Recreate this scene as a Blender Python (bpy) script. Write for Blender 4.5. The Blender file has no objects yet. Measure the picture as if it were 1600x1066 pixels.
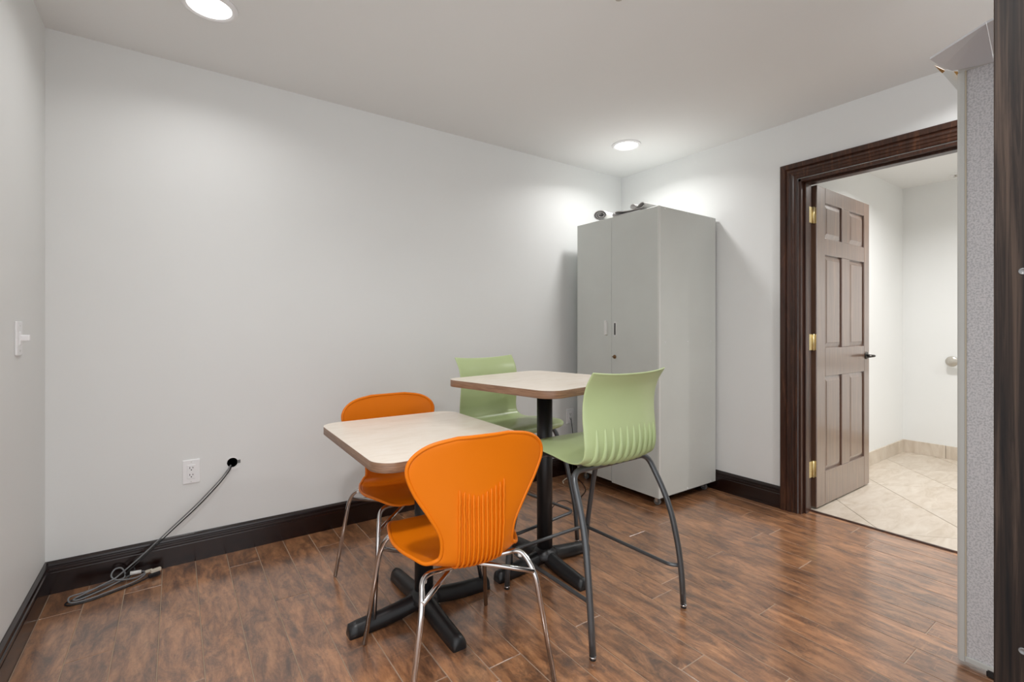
import bpy, math, random
from mathutils import Vector, Matrix
R = math.radians
random.seed(7)
scene = bpy.context.scene
COL = scene.collection

# ---------------------------------------------------------------- camera, world, exposure
CAM_H = 1.145
YAW = 35.07
F_PX = 748.0
cam_d = bpy.data.cameras.new('camera')
cam_d.sensor_width = 36.0
cam_d.lens = F_PX / 1600 * 36.0
cam_d.shift_y = -(533 - 512.5) / 1600
cam_d.clip_start = 0.02
cam = bpy.data.objects.new('camera', cam_d)
COL.objects.link(cam)
cam.location = (0, 0, CAM_H)
cam.rotation_euler = (R(90), 0, R(-YAW))
scene.camera = cam
scene.view_settings.view_transform = 'Standard'
scene.view_settings.look = 'None'
scene.view_settings.gamma = 1
scene.view_settings.use_curve_mapping = False
scene.view_settings.exposure = 0.72
world = bpy.data.worlds.new('world')
scene.world = world
world.use_nodes = True
world.node_tree.nodes['Background'].inputs[0].default_value = (0.95, 0.975, 1, 1)
world.node_tree.nodes['Background'].inputs[1].default_value = 1.02
scene.cycles.max_bounces = 10
scene.cycles.diffuse_bounces = 6

XL, XR, YB, YF, ZC = -0.46, 3.145, 2.835, -1.25, 2.435      # room
WT = 0.125                                                   # wall thickness
DY0, DY1, DH = 0.48, 1.402, 2.062                            # doorway in the right wall
HX1, HY1, HY0 = 5.53, 1.555, -1.25                           # hall beyond
ROOM_LIGHTS = [(0.11, 2.265), (2.60, 2.30), (0.11, 0.33), (2.62, 0.33)]  # last two are out of view, added to fill the room with light
LIGHT_W = [1.8, 3.9, 12.0, 9.0]
HALL_LIGHTS = [(4.3, 0.75), (4.3, -0.6)]
HALL_W = 12.0

# ---------------------------------------------------------------- materials
def new_mat(name):
    m = bpy.data.materials.new(name)
    m.use_nodes = True
    nt = m.node_tree
    return m, nt, nt.nodes['Principled BSDF']

def simple(name, col, rough=0.5, metal=0.0, spec=0.5, coat=0.0, noise=0.0, nscale=20, bump=0.0, bscale=60, coat_rough=0.1):
    m, nt, b = new_mat(name)
    b.inputs['Base Color'].default_value = (*col, 1)
    b.inputs['Roughness'].default_value = rough
    b.inputs['Metallic'].default_value = metal
    b.inputs['Specular IOR Level'].default_value = spec
    b.inputs['Coat Weight'].default_value = coat
    b.inputs['Coat Roughness'].default_value = coat_rough
    tc = nt.nodes.new('ShaderNodeTexCoord')
    if noise > 0:
        n = nt.nodes.new('ShaderNodeTexNoise'); n.inputs['Scale'].default_value = nscale; n.inputs['Detail'].default_value = 5
        nt.links.new(tc.outputs['Object'], n.inputs['Vector'])
        r = nt.nodes.new('ShaderNodeValToRGB')
        r.color_ramp.elements[0].position = 0.3; r.color_ramp.elements[1].position = 0.7
        r.color_ramp.elements[0].color = (*[c * (1 - noise) for c in col], 1)
        r.color_ramp.elements[1].color = (*[min(1, c * (1 + noise)) for c in col], 1)
        nt.links.new(n.outputs['Fac'], r.inputs['Fac'])
        nt.links.new(r.outputs['Color'], b.inputs['Base Color'])
    if bump > 0:
        n = nt.nodes.new('ShaderNodeTexNoise'); n.inputs['Scale'].default_value = bscale; n.inputs['Detail'].default_value = 4
        nt.links.new(tc.outputs['Object'], n.inputs['Vector'])
        bp = nt.nodes.new('ShaderNodeBump'); bp.inputs['Strength'].default_value = bump; bp.inputs['Distance'].default_value = 0.002
        nt.links.new(n.outputs['Fac'], bp.inputs['Height'])
        nt.links.new(bp.outputs['Normal'], b.inputs['Normal'])
    return m

def wood(name, stops, scale=(1, 1, 1), nscale=6, rough=0.35, rnd=0.0, coat=0.0, spec=0.5, distort=1.2, bump=0.15, patch=0.0, patch_col=(0.03, 0.015, 0.01)):
    m, nt, b = new_mat(name)
    N = nt.nodes.new; L = nt.links.new
    tc = N('ShaderNodeTexCoord'); mp = N('ShaderNodeMapping'); mp.inputs['Scale'].default_value = scale
    oi = N('ShaderNodeObjectInfo')
    mul = N('ShaderNodeVectorMath'); mul.operation = 'SCALE'; mul.inputs[0].default_value = (37, 53, 11)
    L(oi.outputs['Random'], mul.inputs['Scale'])
    add = N('ShaderNodeVectorMath'); add.operation = 'ADD'
    L(tc.outputs['Object'], add.inputs[0]); L(mul.outputs[0], add.inputs[1])
    L(add.outputs[0], mp.inputs['Vector'])
    n = N('ShaderNodeTexNoise'); n.inputs['Scale'].default_value = nscale; n.inputs['Detail'].default_value = 10
    n.inputs['Roughness'].default_value = 0.70 if patch > 0 else 0.62; n.inputs['Distortion'].default_value = distort
    L(mp.outputs[0], n.inputs['Vector'])
    r = N('ShaderNodeValToRGB')
    e = r.color_ramp.elements
    e[0].position = stops[0][0]; e[0].color = (*stops[0][1], 1)
    e[1].position = stops[-1][0]; e[1].color = (*stops[-1][1], 1)
    for p, c in stops[1:-1]:
        k = e.new(p); k.color = (*c, 1)
    L(n.outputs['Fac'], r.inputs['Fac'])
    out = r.outputs['Color']
    if patch > 0:
        mp2 = N('ShaderNodeMapping'); mp2.inputs['Scale'].default_value = (1.5, .6, 1)
        L(add.outputs[0], mp2.inputs['Vector'])
        n2 = N('ShaderNodeTexNoise'); n2.inputs['Scale'].default_value = 9.5; n2.inputs['Detail'].default_value = 6; n2.inputs['Distortion'].default_value = 0.6
        n2.inputs['Roughness'].default_value = 0.78
        L(mp2.outputs[0], n2.inputs['Vector'])
        r2 = N('ShaderNodeValToRGB'); r2.color_ramp.elements[0].position = 0.45; r2.color_ramp.elements[1].position = 0.66
        r2.color_ramp.elements[0].color = (0, 0, 0, 1); r2.color_ramp.elements[1].color = (patch, patch, patch, 1)
        L(n2.outputs['Fac'], r2.inputs['Fac'])
        mx = N('ShaderNodeMix'); mx.data_type = 'RGBA'; mx.inputs['B'].default_value = (*patch_col, 1)
        L(r2.outputs['Color'], mx.inputs['Factor']); L(out, mx.inputs['A'])
        out = mx.outputs['Result']
        # short cross-grain scrape marks
        mp3 = N('ShaderNodeMapping'); mp3.inputs['Scale'].default_value = (14, 120, 10)
        L(add.outputs[0], mp3.inputs['Vector'])
        n3 = N('ShaderNodeTexNoise'); n3.inputs['Scale'].default_value = 1.0; n3.inputs['Detail'].default_value = 3
        L(mp3.outputs[0], n3.inputs['Vector'])
        r3 = N('ShaderNodeValToRGB'); r3.color_ramp.elements[0].position = 0.60; r3.color_ramp.elements[1].position = 0.78
        r3.color_ramp.elements[0].color = (0, 0, 0, 1); r3.color_ramp.elements[1].color = (.7, .7, .7, 1)
        L(n3.outputs['Fac'], r3.inputs['Fac'])
        m3 = N('ShaderNodeMix'); m3.data_type = 'RGBA'; m3.inputs['B'].default_value = (.38, .19, .09, 1)
        L(r3.outputs['Color'], m3.inputs['Factor']); L(out, m3.inputs['A'])
        out = m3.outputs['Result']
    if rnd > 0:
        hv = N('ShaderNodeHueSaturation')
        mr = N('ShaderNodeMapRange'); mr.inputs['To Min'].default_value = 1 - rnd; mr.inputs['To Max'].default_value = 1 + rnd
        L(oi.outputs['Random'], mr.inputs['Value']); L(mr.outputs[0], hv.inputs['Value']); L(out, hv.inputs['Color'])
        out = hv.outputs['Color']
    L(out, b.inputs['Base Color'])
    b.inputs['Roughness'].default_value = rough
    b.inputs['Coat Weight'].default_value = coat
    b.inputs['Coat Roughness'].default_value = 0.18; b.inputs['Coat IOR'].default_value = 1.6
    b.inputs['Specular IOR Level'].default_value = spec
    if bump > 0:
        bp = N('ShaderNodeBump'); bp.inputs['Strength'].default_value = bump; bp.inputs['Distance'].default_value = 0.001
        L(n.outputs['Fac'], bp.inputs['Height']); L(bp.outputs['Normal'], b.inputs['Normal'])
    return m

M_wall = simple('wall_paint', (0.79, 0.80, 0.793), 0.55, noise=0.012, nscale=1.6, bump=0.12, bscale=40)
M_ceil = simple('ceiling_paint', (0.80, 0.805, 0.80), 0.8, noise=0.01, nscale=1.2)
M_plank = wood('laminate_plank', [(0.26, (.08, .038, .02)), (0.42, (.26, .115, .052)), (0.56, (.43, .20, .09)), (0.75, (.60, .31, .15))],
               scale=(9, 2.0, 1), nscale=3.4, rough=0.28, rnd=0.15, distort=.3, bump=0.12, patch=0.85, patch_col=(.075, .04, .028), spec=1.0, coat=.8)
M_sub = simple('plank_joint_sheen', (0.40, 0.30, 0.22), 0.6)  # pale colour in the gaps stands in for light reflected by plank bevels
M_tile = wood('stone_tile', [(0.3, (.48, .40, .31)), (0.5, (.58, .505, .42)), (0.7, (.65, .585, .50))], scale=(1.3, 4, 1), nscale=3.5, rough=0.34, rnd=0.04, bump=0.05)
M_grout = simple('tile_grout', (0.30, 0.25, 0.20), 0.8)
M_dark = wood('espresso_trim', [(0.3, (.020, .009, .006)), (0.55, (.055, .022, .013)), (0.75, (.13, .055, .028))], scale=(9, 9, .8), nscale=4, rough=0.28, bump=0.05)
M_base = wood('espresso_baseboard', [(0.3, (.006, .0015, .0012)), (0.6, (.014, .004, .003)), (0.8, (.034, .010, .007))], scale=(.8, .8, 9), nscale=4, rough=0.22, bump=0.02, spec=.6)
M_door = wood('stained_door', [(0.3, (.085, .040, .022)), (0.55, (.14, .070, .040)), (0.75, (.20, .11, .062))], scale=(12, 12, .7), nscale=3, rough=0.36, bump=0.03, spec=1.0, coat=1.0)
M_door.node_tree.nodes['Principled BSDF'].inputs['Coat IOR'].default_value = 2.0
M_case = wood('bookcase_laminate', [(0.34, (.004, .003, .003)), (0.5, (.018, .011, .008)), (0.66, (.065, .042, .030))], scale=(34, 34, .9), nscale=2.2, rough=0.48, bump=0.5, distort=.6, spec=.2)
M_orange = simple('orange_plastic', (0.74, 0.178, 0.0015), 0.42, spec=.28, noise=0.015, nscale=8, bump=0.05, bscale=500)
M_green = simple('green_plastic', (0.465, 0.56, 0.285), 0.30, noise=0.012, nscale=6, bump=0.04, bscale=500)
M_chrome = simple('chrome', (0.62, 0.60, 0.59), 0.14, metal=1.0)
M_gun = simple('gunmetal_tube', (0.11, 0.115, 0.12), 0.32, metal=0.55)
M_black = simple('black_powder_coat', (0.012, 0.012, 0.013), 0.36, bump=0.25, bscale=300)
M_top = wood('table_laminate', [(0.3, (.80, .71, .60)), (0.5, (.87, .785, .68)), (0.7, (.90, .83, .74))], scale=(3, 9, 1), nscale=2.2, rough=0.32, bump=0.02)
M_edge = wood('table_edge_wood', [(0.3, (.15, .075, .045)), (0.55, (.26, .145, .085)), (0.75, (.36, .22, .13))], scale=(3, 3, 60), nscale=3, rough=0.4)
M_cab = simple('cabinet_melamine', (0.61, 0.63, 0.60), 0.42, noise=0.03, nscale=3, bump=0.05)
M_cabedge = simple('cabinet_edge_band', (0.68, 0.69, 0.66), 0.4)
M_white = simple('white_plastic', (0.88, 0.88, 0.89), 0.3)
M_pale = simple('pale_handle_plastic', (0.74, 0.74, 0.72), 0.35)
M_slot = simple('dark_socket', (0.012, 0.012, 0.012), 0.6)
M_brass = simple('brass', (0.72, 0.60, 0.33), 0.34, metal=0.9, noise=.1, nscale=60)
M_lock = simple('tarnished_brass', (0.22, 0.12, 0.05), 0.45, metal=0.5, noise=.4, nscale=200)
M_bronze = simple('dark_bronze', (0.06, 0.055, 0.05), 0.25, metal=0.9)
M_paper = simple('paper', (0.55, 0.54, 0.53), 0.7)
M_paperw = simple('white_paper', (0.82, 0.82, 0.82), 0.7)
M_greycord = simple('grey_cord', (0.20, 0.205, 0.215), 0.45)
M_blackcord = simple('black_cord', (0.012, 0.012, 0.014), 0.4)
M_connector = simple('connector_plastic', (0.66, 0.60, 0.50), 0.35)
M_alu = simple('painted_frame', (0.60, 0.61, 0.59), 0.4)
M_line = simple('beige_edge', (0.62, 0.55, 0.42), 0.5)
M_sheet = simple('grey_sheet', (0.70, 0.715, 0.75), 0.5)
M_ply = simple('plywood_edge', (0.42, 0.23, 0.06), 0.7, noise=.2, nscale=60)
M_caster = simple('caster_grey', (0.18, 0.18, 0.18), 0.4, metal=.4)
M_tape = simple('pink_tape', (0.75, 0.35, 0.33), 0.6)
M_satin = simple('satin_nickel', (0.52, 0.49, 0.44), 0.35, metal=.6)

def fabric():
    m, nt, b = new_mat('speckled_panel')
    N = nt.nodes.new; L = nt.links.new
    tc = N('ShaderNodeTexCoord')
    n = N('ShaderNodeTexNoise'); n.inputs['Scale'].default_value = 190; n.inputs['Detail'].default_value = 2
    L(tc.outputs['Object'], n.inputs['Vector'])
    r = N('ShaderNodeValToRGB'); r.color_ramp.elements[0].position = .36; r.color_ramp.elements[1].position = .58
    r.color_ramp.elements[0].color = (.50, .50, .52, 1); r.color_ramp.elements[1].color = (.70, .69, .71, 1)
    L(n.outputs['Fac'], r.inputs['Fac']); L(r.outputs['Color'], b.inputs['Base Color'])
    b.inputs['Roughness'].default_value = .8
    return m
M_fabric = fabric()

def emissive(name, col, s):
    m, nt, b = new_mat(name)
    b.inputs['Base Color'].default_value = (0.9, 0.9, 0.9, 1)
    b.inputs['Emission Color'].default_value = (*col, 1)
    b.inputs['Emission Strength'].default_value = s
    return m
M_glow = emissive('lamp_diffuser', (1, .985, .96), 1.6)
M_glow_far = emissive('lamp_diffuser_bright', (1, .985, .96), 4.0)

# ---------------------------------------------------------------- mesh helpers
class MB:
    def __init__(s): s.v = []; s.f = []; s.m = []; s.smooth = []
    def add(s, vs, fs, mi=0, smooth=False):
        o = len(s.v); s.v += [tuple(v) for v in vs]
        for f in fs:
            s.f.append([i + o for i in f]); s.m.append(mi); s.smooth.append(smooth)
        return s
    def box(s, x0, x1, y0, y1, z0, z1, mi=0):
        v = [(x, y, z) for z in (z0, z1) for y in (y0, y1) for x in (x0, x1)]
        return s.add(v, [(0, 2, 3, 1), (4, 5, 7, 6), (0, 1, 5, 4), (2, 6, 7, 3), (0, 4, 6, 2), (1, 3, 7, 5)], mi)
    def prism(s, poly, z0, z1, mi=0, side_mi=None, smooth=False):
        n = len(poly)
        v = [(x, y, z0) for x, y in poly] + [(x, y, z1) for x, y in poly]
        s.add(v, [list(range(n))[::-1], list(range(n, 2 * n))], mi)
        s.add(v, [(i, (i + 1) % n, n + (i + 1) % n, n + i) for i in range(n)], mi if side_mi is None else side_mi, smooth)
        return s
    def tube(s, pts, r, n=10, mi=0, caps=True, closed=False):
        P = [Vector(p) for p in pts]; k = len(P)
        rs = r if isinstance(r, (list, tuple)) else [r] * k
        T = []
        for i in range(k):
            if closed: a, b = P[(i - 1) % k], P[(i + 1) % k]
            else: a, b = P[max(i - 1, 0)], P[min(i + 1, k - 1)]
            d = b - a
            T.append(d.normalized() if d.length > 1e-9 else Vector((0, 0, 1)))
        up = Vector((0, 0, 1)) if abs(T[0].z) < .9 else Vector((1, 0, 0))
        nrm = (up - T[0] * up.dot(T[0])).normalized()
        vs = []
        for i in range(k):
            nrm = (nrm - T[i] * nrm.dot(T[i]))
            nrm = nrm.normalized() if nrm.length > 1e-6 else T[i].orthogonal().normalized()
            bn = T[i].cross(nrm)
            for j in range(n):
                a = 2 * math.pi * j / n
                vs.append(P[i] + (nrm * math.cos(a) + bn * math.sin(a)) * rs[i])
        fs = []
        for i in range(k if closed else k - 1):
            i2 = (i + 1) % k
            for j in range(n):
                fs.append((i * n + j, i * n + (j + 1) % n, i2 * n + (j + 1) % n, i2 * n + j))
        s.add(vs, fs, mi, True)
        if caps and not closed:
            s.add([vs[j] for j in range(n)], [list(range(n))[::-1]], mi)
            s.add([vs[(k - 1) * n + j] for j in range(n)], [list(range(n))], mi)
        return s
    def lathe(s, prof, c=(0, 0, 0), n=24, mi=0, axis='Z', smooth=True):
        vs = []
        for r, h in prof:
            for j in range(n):
                a = 2 * math.pi * j / n; x, y = r * math.cos(a), r * math.sin(a)
                p = {'Z': (x, y, h), 'Y': (x, h, y), 'X': (h, x, y)}[axis]
                vs.append((p[0] + c[0], p[1] + c[1], p[2] + c[2]))
        fs = [(i * n + j, i * n + (j + 1) % n, (i + 1) * n + (j + 1) % n, (i + 1) * n + j) for i in range(len(prof) - 1) for j in range(n)]
        s.add(vs, fs, mi, smooth)
        if prof[0][0] > 1e-6: s.add(vs[:n], [list(range(n))[::-1]], mi)
        if prof[-1][0] > 1e-6: s.add(vs[-n:], [list(range(n))], mi)
        return s
    def build(s, name, mats, parent=None, loc=(0, 0, 0), rotz=0, bevel=0, bseg=2):
        me = bpy.data.meshes.new(name)
        me.from_pydata(s.v, [], s.f)
        if not isinstance(mats, (list, tuple)): mats = [mats]
        for m in mats: me.materials.append(m)
        me.polygons.foreach_set('material_index', s.m)
        me.polygons.foreach_set('use_smooth', s.smooth)
        me.update()
        import bmesh
        bm = bmesh.new(); bm.from_mesh(me); bmesh.ops.remove_doubles(bm, verts=bm.verts, dist=1e-6)
        bmesh.ops.recalc_face_normals(bm, faces=bm.faces); bm.to_mesh(me); bm.free()
        o = bpy.data.objects.new(name, me); COL.objects.link(o)
        o.location = loc; o.rotation_euler = (0, 0, rotz)
        if parent: o.parent = parent
        if bevel:
            b = o.modifiers.new('bevel', 'BEVEL'); b.width = bevel; b.segments = bseg; b.limit_method = 'ANGLE'; b.angle_limit = R(40)
            b.harden_normals = False
        return o

def empty(name, loc, rotz=0, label=None, cat=None, group=None, kind=None, parent=None):
    o = bpy.data.objects.new(name, None); COL.objects.link(o)
    o.location = loc; o.rotation_euler = (0, 0, rotz); o.empty_display_size = .1
    if parent: o.parent = parent
    return tag(o, label, cat, group, kind)
def tag(o, label=None, cat=None, group=None, kind=None):
    for k, v in (('label', label), ('category', cat), ('group', group), ('kind', kind)):
        if v: o[k] = v
    return o
def struct(o, label):
    return tag(o, label, None, None, 'structure')
def copy_tree(o, parent=None):
    c = o.copy(); COL.objects.link(c); c.parent = parent
    for ch in list(o.children): copy_tree(ch, c)
    return c
def catmull(P, n):
    P = [Vector(p) for p in P]; Q = [P[0] * 2 - P[1]] + P + [P[-1] * 2 - P[-2]]
    out = []
    for i in range(1, len(Q) - 2):
        for k in range(n):
            t = k / n; a, b, c, d = Q[i - 1], Q[i], Q[i + 1], Q[i + 2]
            out.append(.5 * ((2 * b) + (c - a) * t + (2 * a - 5 * b + 4 * c - d) * t * t + (3 * b - a - 3 * c + d) * t ** 3))
    out.append(P[-1]); return out
def fillet(P, r, n=6):
    """polyline with rounded corners"""
    P = [Vector(p) for p in P]; out = [P[0]]
    rr = r if isinstance(r, (list, tuple)) else [r] * len(P)
    for i in range(1, len(P) - 1):
        a = (P[i - 1] - P[i]); b = (P[i + 1] - P[i])
        q = min(rr[i], a.length * .48, b.length * .48)
        p0 = P[i] + a.normalized() * q; p2 = P[i] + b.normalized() * q
        for k in range(n + 1):
            t = k / n; out.append((1 - t) ** 2 * p0 + 2 * t * (1 - t) * P[i] + t * t * p2)
    out.append(P[-1]); return out
def rrect(w, d, r, n=8):
    out = []
    for cx, cy, a0 in ((w / 2 - r, d / 2 - r, 0), (-w / 2 + r, d / 2 - r, 90), (-w / 2 + r, -d / 2 + r, 180), (w / 2 - r, -d / 2 + r, 270)):
        for k in range(n + 1):
            a = R(a0 + 90 * k / n); out.append((cx + r * math.cos(a), cy + r * math.sin(a)))
    return out

# ---------------------------------------------------------------- room shell
def wall_box(name, label, *b):
    return struct(MB().box(*b).build(name, M_wall), label)
wall_box('wall_left', 'white painted left wall with a light switch', XL - .1, XL, 1.05, YB + .1, 0, ZC)
wall_box('wall_back', 'long white painted wall behind the tables', XL, XR + .001, YB, YB + .1, 0, ZC)
wall_box('wall_front', 'white painted wall behind the bookcase', 1.2, XR, YF - .1, YF, 0, ZC)
m = MB()
m.box(XR, XR + WT, DY1, YB + .1, 0, ZC); m.box(XR, XR + WT, YF, DY0, 0, ZC); m.box(XR, XR + WT, DY0, DY1, DH, ZC)
struct(m.build('wall_right', M_wall), 'white painted wall around the open doorway')
hx0 = XR + WT
wall_box('wall_hall_left', 'white hallway wall behind the open door', hx0, HX1, HY1, HY1 + .1, 0, ZC)
wall_box('wall_hall_far', 'white far wall of the hallway', HX1, HX1 + .1, HY0, HY1 + .1, 0, ZC)
wall_box('wall_hall_right', 'white near end wall of the hallway', hx0, HX1, HY0 - .1, HY0, 0, ZC)
c = MB().box(XL - .1, XR + WT * .5, YF - .1, YB + .1, ZC, ZC + .1).build('ceiling', M_ceil); struct(c, 'flat white ceiling of the break room')
c = MB().box(XR + WT * .5, HX1 + .1, HY0 - .1, HY1 + .1, ZC, ZC + .1).build('ceiling_hall', M_ceil); struct(c, 'flat white ceiling of the hallway')

# wood floor: sub floor with planks as parts
XT = XR + .105                                               # threshold line
floor = struct(MB().box(XL - .05, XT, YF, YB + .05, -.03, -.0012).build('floor', M_sub), 'brown distressed laminate plank floor')
PW, PX0, GAP = .1305, -.052, .0029
plank_mesh = {}
def plank(x0, x1, y0, y1):
    key = (round(x1 - x0, 3), round(y1 - y0, 3))
    w, l = (x1 - x0 - GAP) / 2, (y1 - y0 - GAP) / 2
    if key not in plank_mesh:
        c = .0012
        v = [(sx * (w - k), sy * (l - k), z) for k, z in ((0, -.01), (0, -c * .8), (c, 0)) for sx, sy in ((-1, -1), (1, -1), (1, 1), (-1, 1))]
        f = [(8, 9, 10, 11)] + [(b + i, b + (i + 1) % 4, b + 4 + (i + 1) % 4, b + 4 + i) for b in (0, 4) for i in range(4)]
        o = MB().add(v, f).build('plank', M_plank, floor); plank_mesh[key] = o.data
    else:
        o = bpy.data.objects.new('plank', plank_mesh[key]); COL.objects.link(o); o.parent = floor
    o.location = ((x0 + x1) / 2, (y0 + y1) / 2, 0)
joints = {-1: 2.64, -2: 2.21, 2: 2.645, 3: 2.21, 5: 2.62, 7: 1.36, 11: 0.986, 13: 1.313, 14: 1.366, 15: 0.998, 16: 0.568, 17: 1.39, 18: .577, 19: 1.08, 24: 1.10}
PL = 1.21
k = math.floor((XL - PX0) / PW)
while PX0 + k * PW < XT:
    x0, x1 = max(PX0 + k * PW, XL), min(PX0 + (k + 1) * PW, XT - .006)
    if x1 - x0 > .01:
        j = joints.get(k, random.uniform(0, PL))
        ys = [YB]; y = j
        while y < YB: y += PL
        y -= PL
        while y > YF: ys.append(y); y -= PL
        ys.append(YF)
        for a, b in zip(ys[1:], ys[:-1]):
            if b - a > .03: plank(x0, x1, a, b)
    k += 1
t = MB(); t.prism([(-.012, 0), (.012, 0), (.006, .007), (-.006, .007)], 0, DY1 - DY0)
for i, v in enumerate(t.v): t.v[i] = (v[0], v[2], v[1])
struct(t.build('trim_2', M_dark, loc=(XT + .004, DY0, 0)), 'thin brown threshold strip between wood and tile floor')

# hall floor of diagonal tiles
hfloor = struct(MB().box(XT, HX1, HY0, HY1, -.03, -.002).build('floor_hall', M_grout), 'cream stone tile floor of the hallway laid diagonally')
TS = .462
def clip_poly(poly, x0, x1, y0, y1):
    for ax, lim, sg in ((0, x0, 1), (0, x1, -1), (1, y0, 1), (1, y1, -1)):
        out = []
        for i in range(len(poly)):
            a, b = poly[i], poly[(i + 1) % len(poly)]
            da, db = (a[ax] - lim) * sg, (b[ax] - lim) * sg
            if da >= 0: out.append(a)
            if da * db < 0:
                t_ = da / (da - db); out.append((a[0] + (b[0] - a[0]) * t_, a[1] + (b[1] - a[1]) * t_))
        poly = out
        if len(poly) < 3: return None
    return poly
s2 = 2 ** -.5
U0, V0 = 3.444, 1.582                                          # seam offsets in the diagonal frame
for i in range(-8, 10):
    for j in range(-8, 12):
        u0, v0 = U0 + i * TS, V0 + j * TS; g = .0022
        q = [(u0 + g, v0 + g), (u0 + TS - g, v0 + g), (u0 + TS - g, v0 + TS - g), (u0 + g, v0 + TS - g)]
        poly = clip_poly([((u + v) * s2, (u - v) * s2) for u, v in q], XT + .014, HX1, HY0, HY1)
        if not poly: continue
        cx = sum(p[0] for p in poly) / len(poly); cy = sum(p[1] for p in poly) / len(poly)
        ar = abs(sum(poly[k][0] * poly[(k + 1) % len(poly)][1] - poly[(k + 1) % len(poly)][0] * poly[k][1] for k in range(len(poly)))) / 2
        if ar < .001: continue
        MB().prism([(x - cx, y - cy) for x, y in poly], -.012, 0).build('tile', M_tile, hfloor, (cx, cy, 0), bevel=.001, bseg=1)
# tile skirting
def tile_skirt(name, label, horizontal, a0, a1, fixed, sgn, first):
    root = empty(name, (0, 0, 0), kind='structure', label=label)
    a = a0; n = 0
    while a < a1 - .02:
        b = min(a1, a + (first if n == 0 else .455))
        m = MB()
        if horizontal: m.box(-(b - a) / 2 + .0015, (b - a) / 2 - .0015, min(0, sgn * .011), max(0, sgn * .011), 0, .112); loc = ((a + b) / 2, fixed, 0)
        else: m.box(min(0, sgn * .011), max(0, sgn * .011), -(b - a) / 2 + .0015, (b - a) / 2 - .0015, 0, .112); loc = (fixed, (a + b) / 2, 0)
        m.build('tile', M_tile, root, loc, bevel=.0012, bseg=1); a = b; n += 1
tile_skirt('baseboard_hall_left', 'cream stone tile skirting along the hallway wall', True, hx0, HX1 - .011, HY1, -1, .3)
tile_skirt('baseboard_hall_far', 'cream stone tile skirting on the far hallway wall', False, HY0, HY1, HX1, -1, .225)

# baseboards
BB = [(0, 0), (.016, 0), (.016, .090), (.0145, .093), (.0145, .097), (.017, .100), (.0165, .108), (.012, .111), (.0115, .117), (.014, .121), (.0125, .129), (.008, .134), (.004, .138), (0, .138)]
def baseboard(name, label, p0, p1, nrm, mit0=0, mit1=0):
    """profile swept p0 -> p1, nrm points into the room; mitres shift the ends by depth"""
    d = (Vector(p1) - Vector(p0)).normalized(); nrm = Vector(nrm)
    vs = []
    for p, mt in ((Vector(p0), mit0), (Vector(p1), -mit1)):
        for t_, z in BB:
            q = p + nrm * t_ + d * (t_ * mt); vs.append((q.x, q.y, z))
    n = len(BB)
    fs = [(i, (i + 1) % n, n + (i + 1) % n, n + i) for i in range(n)] + [list(range(n))[::-1], list(range(n, 2 * n))]
    return struct(MB().add(vs, fs).build(name, M_base), label)
baseboard('baseboard_back', 'dark espresso moulded baseboard along the long back wall', (XL, YB), (XR, YB), (0, -1), 1, 1)
baseboard('baseboard_left', 'dark espresso moulded baseboard along the left wall', (XL, 1.05), (XL, YB), (1, 0), 0, 1)
baseboard('baseboard_right', 'dark espresso moulded baseboard between cabinet and doorway', (XR, DY1 + .100), (XR, YB), (-1, 0), 0, 1)
baseboard('baseboard_front', 'dark espresso moulded baseboard behind the bookcase', (1.2, YF), (XR, YF), (0, 1), 0, 0)
baseboard('baseboard_near', 'dark espresso moulded baseboard right of the doorway', (XR, YF), (XR, DY0 - .100), (-1, 0), 0, 0)

# door casing: profile across (w from opening outward, d out of the wall)
CS = [(0, 0), (0, .012), (.006, .016), (.012, .013), (.020, .013), (.026, .018), (.034, .015), (.042, .015), (.050, .020), (.062, .022), (.072, .016), (.078, .024), (.106, .026), (.112, .022), (.112, 0)]
def casing(name, label, xw, sgn):
    root = empty(name, (0, 0, 0), kind='structure', label=label)
    n = len(CS); y0, y1, H = DY0 - .004, DY1 + .004, DH + .004
    paths = [('side_casing', [(1, 0, y1, 0), (1, 1, y1, H)]), ('head_casing', [(1, 1, y1, H), (-1, 1, y0, H)]), ('side_casing', [(-1, 1, y0, H), (-1, 0, y0, 0)])]
    for nm, ends in paths:
        vs = []
        for dy, dz, y, z in ends:
            for w, d in [(a * .86, b) for a, b in CS]: vs.append((xw + sgn * d, y + dy * w, z + dz * w))
        fs = [(i, (i + 1) % n, n + (i + 1) % n, n + i) for i in range(n)] + [list(range(n))[::-1], list(range(n, 2 * n))]
        MB().add(vs, fs).build(nm, M_dark, root)
    return root
casing('trim_1', 'dark brown fluted door casing around the open doorway', XR, -1)
casing('trim_3', 'dark brown door casing on the hallway side', hx0, 1)
jr = empty('trim_4', (0, 0, 0), kind='structure', label='dark brown door jamb lining the doorway')
for y0, y1, ys in ((DY1 - .018, DY1, (DY1 - .030, DY1 - .018)), (DY0, DY0 + .018, (DY0 + .018, DY0 + .030))):
    MB().box(XR - .006, hx0 + .004, y0, y1, 0, DH).build('side_jamb', M_dark, jr, bevel=.0015)
    MB().box(XR + .03, XR + .075, ys[0], ys[1], 0, DH - .018).build('stop', M_dark, jr, bevel=.002)
MB().box(XR - .006, hx0 + .004, DY0, DY1, DH - .018, DH).build('head_jamb', M_dark, jr, bevel=.0015)
MB().box(XR + .03, XR + .075, DY0 + .018, DY1 - .018, DH - .03, DH - .018).build('stop', M_dark, jr, bevel=.002)

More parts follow.
